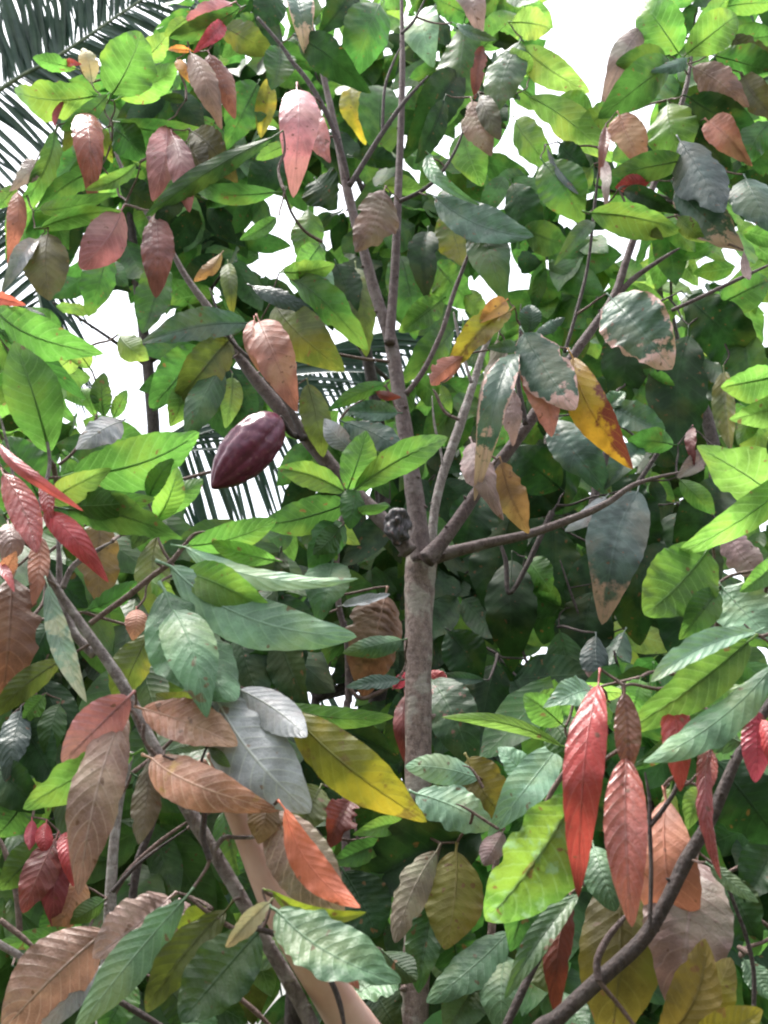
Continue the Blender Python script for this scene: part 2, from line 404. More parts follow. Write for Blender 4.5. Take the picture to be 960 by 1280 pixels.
# ================================================================== the main cacao tree
MT = Tree('cacao_tree', 'slender cacao tree with purple pod, its straight trunk forking in the middle of the thicket', (.093, 3.6, 0))
g0 = at(518, 1290, 3.6)
MT.limb([(518,1290,36),(521,1180,34),(523,1060,34),(523,940,33),(523,820,34),(525,730,38),(528,690,40)], 'trunk', BK_TRUNK, 3.6, 20,
        bumpy=.09, extra=[(Vector((g0.x-.03,3.6,-.05)),.062),(Vector((g0.x-.015,3.62,.5)),.052),(Vector((g0.x+.01,3.6,1.0)),.047)])
MT.limb([(526,705,36),(521,640,30),(512,575,26),(500,500,23),(488,425,21),(470,370,18),(455,315,16),(437,250,15),(425,190,13),(410,120,10),(396,60,8),(385,5,6)], 'branch', BK_UPPER, 3.58, 14)
MT.limb([(487,430,17),(490,385,15),(494,330,14),(497,260,13),(501,160,11),(503,70,9),(501,-40,7)], 'branch', BK_BRANCH, 3.55, 12)
MT.limb([(532,700,30),(560,668,22),(600,610,19),(660,530,19),(700,470,17),(722,436,15),(765,375,13),(783,325,12),(797,285,11),(832,190,9),(857,112,8),(866,60,5)], 'branch', BK_BRANCH, 3.5, 14)
MT.limb([(762,382,11),(790,350,9),(830,322,6),(850,310,4)], 'branch', BK_BRANCH, 3.5, 10)
MT.limb([(840,388,6),(875,372,6),(925,348,6),(975,325,5)], 'branch', BK_BRANCH, 3.75, 8)
MT.limb([(535,697,30),(565,690,20),(610,679,17),(660,668,14),(722,646,12),(760,628,10),(795,605,8),(850,590,6)], 'branch', BK_UPPER, 3.6, 12)
MT.limb([(538,700,16),(543,640,14),(553,595,15),(572,540,16),(590,485,13),(604,440,10),(622,398,8),(634,368,5)], 'branch', BK_GREY, 3.68, 12)
MT.limb([(512,690,26),(483,655,24),(432,604,25),(382,545,25),(335,492,22),(303,452,17),(268,395,13),(235,350,10),(212,310,8),(180,262,6),(150,205,6),(136,160,5)], 'branch', BK_UPPER, 3.45, 14)
MT.limb([(378,550,11),(360,505,10),(335,475,9),(322,457,8),(285,420,6),(262,360,5)], 'branch', BK_DARK, 3.38, 10)
MT.limb([(322,22,5),(350,55,6),(366,78,7),(386,103,8),(412,150,9),(428,195,10),(436,225,11)], 'branch', BK_DARK, 3.5, 10)
MT.limb([(437,232,10),(452,208,9),(478,166,8),(505,128,7),(535,95,5)], 'branch', BK_DARK, 3.5, 10)
MT.limb([(478,166,6),(481,110,5),(493,75,4),(500,60,4)], 'branch', BK_DARK, 3.5, 8)
MT.limb([(499,252,7),(528,238,7),(550,218,6),(572,182,5),(590,128,4)], 'branch', BK_DARK, 3.5, 8)
MT.limb([(502,42,5),(518,25,5),(533,-5,4)], 'branch', BK_DARK, 3.5, 8)
MT.limb([(508,492,9),(530,462,9),(552,415,8),(566,370,8),(580,332,6),(592,300,5)], 'branch', BK_BRANCH, 3.5, 9)
MT.limb([(487,452,5),(445,447,5),(392,436,4),(350,428,4),(325,408,3)], 'branch', BK_TWIG, 3.5, 7)
MT.limb([(706,440,6),(722,385,6),(735,330,5),(744,250,5),(750,200,4)], 'branch', BK_DARK, 3.45, 8)
MT.limb([(657,530,10),(652,505,9),(647,470,8),(650,420,5),(651,380,3)], 'branch', BK_DARK, 3.45, 9)
MT.limb([(589,478,6),(578,440,5),(570,405,5),(567,390,4)], 'branch', BK_GREY, 3.6, 7)
MT.limb([(574,525,5),(556,515,5),(545,493,5),(541,486,3)], 'branch', BK_TWIG, 3.6, 7)
MT.limb([(556,600,4),(551,565,4),(543,530,4),(540,495,3)], 'branch', BK_GREY, 3.62, 7)
MT.limb([(225,600,5),(255,592,6),(275,588,6)], 'twig', BK_TWIG, 3.45, 7)

MT_BACK = '''
M 475 5 440 90 60
D 345 -10 322 42 42
D 440 -10 400 42 46
M 580 30 560 150 62
M 590 20 535 -8 44
D 575 90 515 182 52
M 478 196 478 92 50 f=6
Y 440 108 456 178 34
Y 335 98 326 176 26
OG 560 262 577 332 46
M 320 20 285 62 38
M 322 105 290 172 50
SG 520 20 542 84 48
M 500 320 518 420 50 f=4
D 535 290 533 376 40
G 552 375 500 414 36
G 545 330 592 385 46
GL 580 365 607 396 26
M 567 412 507 472 40
D 395 225 422 262 54
D 345 190 310 250 44
G 385 262 375 320 42
OG 445 335 457 440 36
D 440 195 500 205 26
G 478 232 532 240 26
G 580 165 600 226 46
G 603 60 655 14 42
D 610 45 652 56 22
BR 603 58 594 120 20 g=.3
G 645 150 692 210 38
D 640 230 672 300 44
M 655 285 712 305 40
OG 285 330 290 396 22
OC 277 316 248 346 18
M 135 315 112 390 46
M 200 328 178 420 46
OG 275 30 330 60 40
M 350 60 340 110 40
D 420 330 440 400 44
'''
MT_L = '''
GL 178 75 209 42 32
G 150 122 223 80 42
E 115 103 104 60 24 f=25
G 95 86 42 72 22
G 117 120 13 112 48 c=8 f=8
R 82 79 94 80 10
R 82 122 69 162 10 f=40
OG 105 143 80 187 24
YG 125 165 140 202 24
D 150 232 192 262 34
M 142 160 182 202 40
G 68 165 14 276 30 c=6
M 120 212 48 262 32
G 20 232 -6 262 20
PE 45 200 18 232 26
C 22 240 12 316 24
G 140 118 176 40 66 f=6 c=-4
M 134 118 78 162 22 c=5
RG 107 140 114 233 38 f=14
M 150 153 258 162 44 c=-6
G 50 262 140 242 24
G 52 284 152 264 24 c=5
P2 152 262 104 331 52 f=20
OB 60 292 62 382 54
S 48 300 4 362 26 f=40
D 230 125 203 122 12
OR 240 64 210 62 10
OR 222 75 234 98 14
RB 262 68 287 132 32
C2 238 66 268 140 36
OB 240 165 288 218 42
OB 235 180 258 226 38
P2 215 168 233 248 34
P2 207 157 194 234 46 f=12 Y=3.15 r=8
D 230 235 200 275 30
RB 194 268 195 358 40 f=14
G 170 205 110 236 20 c=8
M 345 240 240 238 26
M 340 172 181 271 28 c=-3 f=25 r=20
P2 290 4 232 25 32
R 278 28 245 63 22
G 235 22 208 43 16
M 300 10 214 45 26 c=5
G 345 272 300 300 20
'''
MT_C = '''
TP 368 -10 378 50 34
D 375 48 453 108 44 f=10
M 360 180 318 200 18
PK 388 128 413 204 30 Y=3.5 r=10 t=0 k=0
PK 371 112 367 236 46 f=10 q=.05 Y=3.3 r=5 t=8 k=.1 c=2
PE 590 -18 599 33 38
T 570 30 622 50 14
T2 650 52 620 132 44
D 555 125 518 206 28
C2 590 126 612 188 38 g=.35
OB 600 120 628 180 26 g=.35
T4 537 193 595 252 18 c=-12
C2 480 238 448 308 56 q=.07
T2 600 268 626 356 50
T 545 246 668 296 44 c=-8 f=10
OG 345 382 418 452 62 f=8
SG 385 320 415 372 36
M 360 345 452 430 40 c=5
TD 316 358 394 392 22
M 250 434 194 502 54
OG 288 424 222 503 52
G 232 480 212 534 32
GL 290 472 282 530 28
G 355 340 420 330 30
G 400 306 372 350 34
T2 277 460 238 540 42
T 308 404 183 428 40 c=-6 f=14 
C 318 400 325 462 24
C 324 402 373 518 50 g=.25 f=12
OG 385 480 402 562 36
S 440 562 404 522 26
T 497 516 434 514 28
T 430 528 498 560 38
M 480 480 412 512 20
BR 470 490 498 496 12
OY 637 390 566 460 36 c=-8
OR 632 376 597 406 26
C 578 446 536 482 30 g=.25
G 552 482 564 516 14
C4 622 424 597 527 24 q=.07
C4 634 440 604 527 14
PE 640 485 641 548 28
OC 627 578 657 657 40 c=-4 f=8
PE 590 553 622 632 42 q=.06
T2 645 430 612 435 16
TP 646 442 600 602 36 f=14
T 660 418 663 380 28
T 665 420 706 397 14
C 656 430 690 548 42
YB 716 447 786 577 48 c=-7 f=10
TP 655 416 717 509 62 f=10
TP 765 374 842 464 76 f=8 
'''
MT_R = '''
G 740 140 700 120 30
GL 660 95 640 60 30
G 770 140 718 162 32
G 835 130 850 192 62
D 870 160 912 212 38
GL 640 28 690 36 38
GL 655 60 733 113 42
GL 662 121 763 201 44
M 680 204 727 276 58
D 700 180 735 212 32
G 740 208 714 242 38
TD 684 185 722 241 12 f=40
T2 742 278 698 326 20
PE 805 34 765 112 32
G 848 66 798 -6 54 f=5
M 910 50 968 44 38
OB 915 46 975 80 36
OB 930 95 975 150 40
D 862 122 942 158 46
C2 866 84 927 127 48
M 895 70 970 92 44
M 965 150 928 206 42
C 885 152 932 199 42
M 832 70 779 78 32
M 838 78 755 142 48 f=8
G 870 35 912 -8 24
G 900 10 972 4 28
G 858 68 923 17 46 f=6
T 859 73 811 88 17
RB 757 158 752 202 15
PE 755 200 757 249 13
C 774 144 801 202 42
R 812 226 770 234 24
M 856 200 766 216 34 f=8
TD 850 176 906 270 68 g=.2
TP 845 232 917 302 54 g=.2
T 932 223 968 292 54
D 780 238 848 266 26
GL 848 272 880 300 24
G 739 266 852 288 46 c=4
OG 800 280 830 300 14
PE 930 315 938 352 12
'''
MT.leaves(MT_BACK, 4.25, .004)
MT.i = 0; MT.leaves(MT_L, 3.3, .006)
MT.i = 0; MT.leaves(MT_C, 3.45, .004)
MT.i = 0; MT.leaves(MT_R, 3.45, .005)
MT.connect()

# the ripe pod and the black dried one
def pod_mat(name, c1, c2, c3, rough):
    n = NT(name); tc = n.n('ShaderNodeTexCoord').outputs['Object']; a = n.noise(tc, 45., 5., .65); b = n.noise(tc, 12., 2.)
    c = n.mix(n.smooth(a, .3, .7), c1, c2); c = n.mix(n.math('MULTIPLY', n.smooth(b, .55, .72), .55), c, c3)
    sc = n.smooth(n.noise(tc, 90., 4.), .60, .68); c = n.mix(n.math('MULTIPLY', sc, .45), c, (.22, .11, .11))
    bu = n.n('ShaderNodeBump', i_Strength=.5, i_Distance=.002, i_Height=a)
    pb = n.n('ShaderNodeBsdfPrincipled', i_Base_Color=c, i_Normal=bu.outputs[0], i_Roughness=rough)
    n.n('ShaderNodeOutputMaterial', i_0=pb.outputs[0]); return n.m
def pod(name, a, b, Rd, mat, ridges=5, depth=.10, parent=None, label=None, shrivel=0.):
    ax = b - a; L = ax.length; d = ax.normalized(); s = d.cross(Vector((.2, 1, .1))).normalized(); t = s.cross(d)
    V, FA = [], []; ns, nr = 60, 44
    for i in range(nr+1):
        v = i/nr; rr = Rd*(math.sin(math.pi*min(1, v**.80))**.62 if 0 < v < 1 else 0)
        if v > .78: rr *= 1 - .22*((v-.78)/.22)
        for k in range(ns):
            th = 2*math.pi*k/ns; g = abs(math.cos(th*ridges + .5))
            fur = 1 - depth*(1-g)**2*math.sin(math.pi*v)**.5 - depth*.25*(1-abs(math.cos(th*ridges + .5 + math.pi/2)))**2
            q = s*math.cos(th)+t*math.sin(th); p = a + d*(L*v) + q*rr*fur
            p += q*Rd*((.05+shrivel)*noise.noise(p*40) + .016*noise.noise(p*170))
            V.append(p)
    for i in range(nr):
        for k in range(ns):
            k2 = (k+1) % ns; FA.append((i*ns+k, i*ns+k2, (i+1)*ns+k2, (i+1)*ns+k))
    o = mesh_obj(name, V, FA, mat, parent, a)
    if label: o['label'] = label
    return o
PY = 3.28
pd = pod('pod', at(349, 521, PY), at(264, 611, PY-.02), 33*mpp(305, 560, PY), pod_mat('pod_skin', (.080,.009,.032), (.135,.019,.050), (.19,.06,.075), .30), 2.5, .15, MT.root, 'ripe purple cacao pod')
sv, sf = tube(spline([(at(346,526,PY), .010), (at(352,535,PY+.02), .009), (at(362,548,PY+.08), .009), (at(378,552,PY+.15), .011)], 5), 8, .08)
mesh_obj('pod_stalk', sv, sf, BK_DARK, pd, at(346,526,PY)).location = (0, 0, 0)
pod('dried_pod', at(497, 636, 3.42), at(497, 682, 3.40), 16*mpp(497, 657, 3.4), pod_mat('black_pod', (.012,.009,.010), (.045,.035,.04), (.09,.07,.08), .5), 5, .2, MT.root, 'black dried cacao pod', .35)

# ================================================================== shaded cacao tree behind, at the right
BT = Tree('cacao_tree', 'shaded cacao tree with big dark leaves behind the right fork of the slender trunk', (1.15, 4.7, 0))
BT.root['category'] = 'tree'
gb = at(760, 900, 4.7)
BT.limb([(765,1000,20),(760,900,18),(755,820,16),(748,720,14),(740,640,12),(760,560,10)], 'trunk', BK_DARK, 4.7, 12, extra=[(Vector((gb.x,4.7,-.05)),.06),(Vector((gb.x+.02,4.72,1.)),.045)])
BT.limb([(745,680,10),(800,600,8),(860,500,7),(880,420,5)], 'branch', BK_DARK, 4.6, 8)
BT.limb([(752,855,7),(738,805,6),(722,765,5),(700,700,5)], 'branch', BK_DARK, 4.4, 8)
BT.limb([(725,905,6),(690,865,6),(662,835,5),(648,790,5),(643,740,4)], 'branch', BK_DARK, 4.4, 8)
BT.limb([(690,640,10),(640,740,7),(632,700,8),(622,672,9)], 'branch', BK_DARK, 4.2, 8)
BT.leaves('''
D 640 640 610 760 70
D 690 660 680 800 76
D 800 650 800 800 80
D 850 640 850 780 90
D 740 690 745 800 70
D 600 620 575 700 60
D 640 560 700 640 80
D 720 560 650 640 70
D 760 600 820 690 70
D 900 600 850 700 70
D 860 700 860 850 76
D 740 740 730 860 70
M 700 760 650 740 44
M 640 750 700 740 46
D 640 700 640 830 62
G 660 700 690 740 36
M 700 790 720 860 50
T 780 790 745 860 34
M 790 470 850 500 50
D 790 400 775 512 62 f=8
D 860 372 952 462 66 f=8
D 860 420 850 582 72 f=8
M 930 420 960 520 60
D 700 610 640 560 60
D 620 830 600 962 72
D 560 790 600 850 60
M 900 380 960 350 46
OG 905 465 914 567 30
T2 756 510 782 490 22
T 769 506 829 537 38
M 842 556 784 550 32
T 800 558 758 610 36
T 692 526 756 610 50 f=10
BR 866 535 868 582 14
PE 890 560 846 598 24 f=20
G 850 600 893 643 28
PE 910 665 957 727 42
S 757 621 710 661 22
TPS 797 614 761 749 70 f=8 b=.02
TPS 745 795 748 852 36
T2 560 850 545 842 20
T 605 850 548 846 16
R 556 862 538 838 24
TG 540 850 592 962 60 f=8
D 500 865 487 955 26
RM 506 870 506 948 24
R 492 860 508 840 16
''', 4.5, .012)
BT.connect(BK_DARK, .6)

# ================================================================== bright sapling before the trunk
SP = Tree('cacao_sapling', 'thin cacao sapling with a tuft of bright green leaves before the slender trunk', (-.13, 2.95, 0), cat='sapling', group='young cacao plants')
gs = at(432, 900, 2.95)
SP.limb([(432,960,10),(436,870,10),(434,800,9),(424,760,8),(421,700,7),(425,655,7),(438,622,6)], 'trunk', BK_BRANCH, 2.95, 10, extra=[(Vector((gs.x-.02,2.95,-.05)),.018),(Vector((gs.x+.02,2.97,.8)),.014)])
SP.limb([(435,858,6),(452,873,7),(478,863,7),(500,845,5),(508,828,3)], 'branch', BK_TWIG, 2.93, 8)
SP.limb([(345,870,3),(355,835,4),(368,800,4),(362,780,3)], 'branch', BK_TWIG, 3.0, 7)
SP.leaves('''
CB 482 744 455 868 74 q=.07
D 380 780 305 862 64
D 330 740 398 812 56
M 430 655 388 712 44
D 350 690 330 760 50
D 300 790 330 880 60
M 380 640 420 700 40
T2 345 735 300 770 34
D 400 905 500 950 60
D 350 800 385 880 50
GL 450 905 486 948 28
T2 415 704 400 768 54
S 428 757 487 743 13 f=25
T2 502 800 430 816 28
T 500 850 440 858 18
M 445 610 437 658 32
M 432 630 326 656 44 f=10
M 425 660 395 690 30
G 430 614 346 585 36 c=-6
G 443 612 564 544 38 c=4 f=8
G 434 612 457 539 42 f=8
G 440 640 488 632 13
G 350 880 491 896 26 c=-6
''', 2.9, .004)
SP.connect(BK_TWIG, .5)

# ================================================================== bronze-leaved young plant below the trunk
CT = Tree('cacao_sapling', 'young cacao plant with pale green and bronze leaves low before the slender trunk', (.2, 2.6, 0), cat='sapling', group='young cacao plants')
gc = at(612, 1050, 2.6)
CT.limb([(600,1300,12),(612,1200,11),(618,1100,9),(622,1040,8),(613,1000,6),(603,970,5),(598,948,4)], 'trunk', BK_TWIG, 2.75, 10, extra=[(Vector((.19,2.75,-.05)),.02),(Vector((.21,2.76,.8)),.017)])
CT.limb([(622,1036,5),(605,1025,5),(582,1010,4),(570,1005,3)], 'branch', BK_TWIG, 2.5, 7)
CT.limb([(604,985,5),(590,962,4),(578,957,3)], 'branch', BK_TWIG, 2.5, 7)
CT.leaves('''
D 600 1040 440 1120 96
M 520 1040 500 1160 92
D 430 1090 470 1170 70
M 480 1052 415 1080 30
D 600 1240 620 1290 60
G 505 1028 448 1042 24
OG 400 985 372 1040 50
M 420 1050 380 1075 34
BR 440 998 412 1054 46 g=.4 f=30
M 560 1150 580 1230 60
D 470 1240 500 1290 60
D 640 1180 600 1260 60
T2 600 1226 560 1290 60
OT 585 948 628 1018 64 f=10
OT 570 1064 556 1187 70 f=10 c=4
C4 546 1064 492 1182 42 q=.07 f=16 c=-5
MG 542 1128 524 1238 46 f=16 q=.06
SG 598 973 506 958 36 f=12
SG 520 992 614 1034 54 f=8
T4 636 1165 540 1248 46 f=10
T4 632 1195 628 1290 54
PE 628 1040 604 1082 32
SG 665 976 622 934 34
SG 700 930 622 1030 48 f=8
''', 2.6, .004)
CT.connect(BK_TWIG, .5)

# ================================================================== cacao tree at the left, whose stem leans in from below
LT = Tree('cacao_tree', 'leaning grey stemmed cacao tree with red and copper leaves at the lower left', (.1, 1.9, 0), 'cacao trees')
LT.limb([(398,1300,27),(362,1228,25),(322,1160,24),(285,1095,24),(246,1030,25),(208,965,24),(182,915,22),(150,850,20),(105,785,17),(70,735,14),(47,690,11),(42,655,9)], 'stem', BK_LEAN, 2.0, 16,
        extra=[(Vector((.24,1.95,-.05)),.032),(Vector((.16,1.98,.7)),.026),(Vector((.0,2.0,1.3)),.022)])
LT.limb([(42,655,8),(52,620,7),(62,580,6),(56,535,5),(52,500,4)], 'branch', BK_LEAN, 2.0, 8)
LT.limb([(45,690,7),(22,620,6),(10,560,5),(0,520,5)], 'branch', BK_LEAN, 2.0, 8)
LT.limb([(118,818,16),(92,790,14),(76,745,12),(74,700,9),(72,660,6)], 'branch', BK_LEAN, 2.05, 10)
LT.limb([(78,735,10),(92,707,10),(118,690,8),(140,677,6)], 'branch', BK_LEAN, 2.04, 10)
LT.limb([(112,780,9),(135,763,9),(160,745,10),(188,722,9),(213,703,9),(228,685,7),(243,668,5),(262,664,4)], 'branch', BK_TWIG, 1.98, 9)
LT.limb([(213,703,5),(200,680,4),(196,655,3)], 'branch', BK_TWIG, 1.98, 7)
LT.limb([(262,1075,10),(254,1045,10),(255,1010,9),(243,975,7),(225,955,6),(205,945,5)], 'branch', BK_DARK, 1.86, 9)
LT.limb([(243,975,5),(252,950,5),(262,925,4),(268,905,3)], 'branch', BK_DARK, 1.86, 7)
LT.limb([(176,915,6),(170,895,6),(158,880,5),(162,868,4)], 'branch', BK_TWIG, 1.96, 7)
LT.limb([(180,905,6),(180,925,6),(196,945,6),(212,955,5)], 'branch', BK_TWIG, 1.94, 7)
LT.limb([(268,1062,8),(280,1047,8),(297,1047,7),(320,1045,7),(342,1030,6),(356,1013,5)], 'branch', BK_LEAN, 1.93, 8)
LT.limb([(318,1160,9),(345,1168,9),(380,1185,9),(410,1220,9),(425,1255,9),(432,1295,8)], 'branch', BK_DARK, 1.88, 10)
LT.limb([(326,1165,6),(335,1145,5),(342,1118,4)], 'branch', BK_TWIG, 1.88, 7)
LT.limb([(0,1150,9),(28,1172,9),(50,1192,9)], 'branch', BK_TWIG, 2.1, 8)
LT.limb([(-10,1175,12),(20,1192,12),(45,1208,12)], 'branch', BK_GREY, 2.1, 8)
LT.limb([(150,1252,10),(180,1270,11),(215,1290,11)], 'branch', BK_DARK, 2.1, 8)
LT.limb([(232,1118,5),(262,1142,7),(295,1162,8),(318,1165,8)], 'branch', BK_TWIG, 1.95, 8)
LT.limb([(290,1240,8),(320,1265,9),(345,1290,10)], 'branch', BK_TWIG, 2.1, 8)
LEFT_BACK = Tree('cacao_tree', 'bushy cacao tree with twiggy upright stems behind the leaning grey stem', (-.62, 2.7, 0))
LEFT_BACK.limb([(128,1300,22),(135,1200,18),(138,1130,16),(142,1060,13),(150,1000,10),(165,940,7)], 'trunk', BK_GREY, 2.7, 10, extra=[(Vector((-.60,2.7,-.05)),.03),(Vector((-.6,2.7,.8)),.024)])
LEFT_BACK.limb([(138,1125,10),(160,1090,9),(200,1052,7),(245,1020,5)], 'branch', BK_TWIG, 2.7, 8)
LEFT_BACK.limb([(140,1115,8),(175,1078,6),(235,1035,4)], 'branch', BK_DARK, 2.65, 8)
LEFT_BACK.limb([(165,1130,14),(172,1080,14),(190,1030,12),(203,985,9)], 'branch', BK_DARK, 2.75, 8)
LEFT_BACK.limb([(68,1165,9),(80,1110,8),(90,1060,7),(95,1020,5)], 'branch', BK_GREY, 2.6, 8)
LEFT_BACK.limb([(25,1170,10),(20,1115,10),(8,1070,9),(-5,1040,8)], 'branch', BK_TWIG, 2.6, 8)
LEFT_BACK.leaves('''
M 50 600 100 660 50
D 60 700 110 760 40
M 130 520 130 466 26
G 142 522 159 487 18
G 118 520 100 480 22
GL 100 440 60 470 30
GL 112 460 80 420 30
S 152 527 98 560 36
GL 150 420 182 446 34
T2 200 640 170 680 40
OC 125 652 124 758 54
OG 195 672 200 772 42
M 110 762 172 726 28
OG 185 792 148 872 50
D 0 780 40 860 60
D 60 780 20 850 50
D 50 850 90 930 50
D 20 900 70 980 60
M 75 880 60 945 34
TD 26 888 10 962 36
G 55 870 28 902 26
D 0 960 50 1010 50
M 30 1000 -6 1046 48
M 58 1050 0 1112 44
M 280 1015 302 1112 40
M 90 1120 60 1190 50
M 130 1125 84 1152 26
D 20 1210 70 1240 40
D 205 1230 245 1290 50
M 160 1220 130 1290 50
C 100 1098 74 1162 46
R 85 1040 91 1102 22
RM 75 1052 68 1152 36
RM 70 1048 28 1142 42
R 40 1025 37 1062 16
R 58 1028 56 1064 22
G 102 1045 68 1069 18
G 97 1166 -4 1180 24
T2 290 850 240 900 50
M 330 1040 300 1090 44
D 330 1090 290 1140 44
D 170 970 230 1010 50
OG 245 890 200 870 40
M 10 640 60 600 60
G 190 725 214 742 26
C 170 762 166 800 26
''', 2.6, .004)
LEFT_BACK.connect(BK_TWIG, .5)
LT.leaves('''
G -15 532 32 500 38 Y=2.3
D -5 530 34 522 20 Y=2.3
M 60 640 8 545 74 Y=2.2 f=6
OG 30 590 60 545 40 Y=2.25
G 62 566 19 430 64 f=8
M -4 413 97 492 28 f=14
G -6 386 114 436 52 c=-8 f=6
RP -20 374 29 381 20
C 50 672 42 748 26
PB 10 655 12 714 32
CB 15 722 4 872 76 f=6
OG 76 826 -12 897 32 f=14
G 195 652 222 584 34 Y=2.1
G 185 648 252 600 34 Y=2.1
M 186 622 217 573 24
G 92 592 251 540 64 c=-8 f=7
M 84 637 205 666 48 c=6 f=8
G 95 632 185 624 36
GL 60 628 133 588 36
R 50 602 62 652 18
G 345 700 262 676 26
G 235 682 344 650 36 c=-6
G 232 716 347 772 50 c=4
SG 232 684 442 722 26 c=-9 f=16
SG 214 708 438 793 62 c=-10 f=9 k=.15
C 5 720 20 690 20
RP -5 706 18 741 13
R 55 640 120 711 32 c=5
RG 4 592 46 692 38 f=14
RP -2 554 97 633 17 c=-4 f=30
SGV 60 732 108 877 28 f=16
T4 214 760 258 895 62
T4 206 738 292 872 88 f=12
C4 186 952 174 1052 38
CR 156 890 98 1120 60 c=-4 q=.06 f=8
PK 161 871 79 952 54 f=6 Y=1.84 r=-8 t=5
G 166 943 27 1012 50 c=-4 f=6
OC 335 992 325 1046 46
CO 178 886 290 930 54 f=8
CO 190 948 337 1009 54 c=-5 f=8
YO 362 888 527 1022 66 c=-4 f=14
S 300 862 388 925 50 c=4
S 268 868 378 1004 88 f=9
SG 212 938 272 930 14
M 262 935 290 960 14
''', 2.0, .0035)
LT.i = 0
LT.leaves('''
T4 392 1155 318 1212 40 Y=2.12
T4 492 1215 430 1254 56 Y=2.1
D 480 1190 520 1225 40 Y=2.1
C 396 1150 448 1234 32 Y=1.9 g=.3
C5 342 1016 428 1150 74 f=9 c=-2
O2 356 1011 452 1137 40 c=-11 f=10 b=.02 Y=1.78 r=5 z=0
YG 340 1114 456 1140 22 c=-14 f=20 Y=1.76
T4 346 1138 490 1222 72 c=-7 f=10 q=.06 Y=1.75
E 336 1128 282 1184 26 Y=1.74
S 126 1208 52 1290 34 Y=2.1
CR 132 1164 8 1284 92 q=.06 Y=2.05
PB 212 1122 118 1196 60 Y=2.0
PB 225 1128 235 1180 40 Y=2.02
YG 262 1138 222 1160 30 Y=1.95
OG 282 1138 182 1266 50 Y=1.93 f=12
MG 322 1166 225 1278 76 Y=1.88 f=8 b=.04
T4 250 1255 240 1300 44 Y=1.9
T4 230 1124 92 1292 50 Y=1.82 f=8 b=.02
''', 1.88, .003)
LT.connect(BK_TWIG, .4)

# ================================================================== cacao tree at the right, with the hanging red flush
RTT = Tree('cacao_tree', 'brown stemmed cacao tree with long hanging red young leaves at the lower right', (.2, 1.95, 0))
RTT.limb([(660,1310,30),(700,1270,29),(745,1228,27),(800,1178,26),(832,1128,25),(858,1075,24),(885,1030,22),(905,985,20),(925,940,18),(965,875,16),(1000,820,12),(1030,700,10),(1020,600,8)], 'stem', BK_DARK, 1.9, 16,
         extra=[(Vector((.02,1.9,-.05)),.034),(Vector((.06,1.9,.7)),.028),(Vector((.12,1.9,1.3)),.024)])
RTT.limb([(748,1226,12),(747,1200,12),(760,1172,11),(776,1152,8),(788,1138,5)], 'branch', BK_BRANCH, 1.87, 9)
RTT.limb([(812,1165,7),(814,1090,7),(812,1032,7),(812,1000,6),(806,965,5)], 'branch', BK_DARK, 1.88, 8)
RTT.limb([(813,1032,8),(830,1010,8),(845,985,7),(850,958,5),(852,930,3)], 'branch', BK_DARK, 1.88, 8)
RTT.limb([(845,985,5),(862,978,5),(872,965,4)], 'branch', BK_TWIG, 1.88, 7)
RTT.limb([(902,1088,6),(918,1130,6),(934,1175,7),(942,1215,7),(942,1265,7),(940,1300,7)], 'branch', BK_DARK, 1.98, 8)
RTT.limb([(625,1300,14),(650,1245,14),(672,1200,12),(690,1175,9)], 'branch', BK_DARK, 2.1, 9)
RTT.limb([(1005,810,8),(975,790,7),(950,795,6),(930,780,5)], 'branch', BK_TWIG, 1.9, 8)
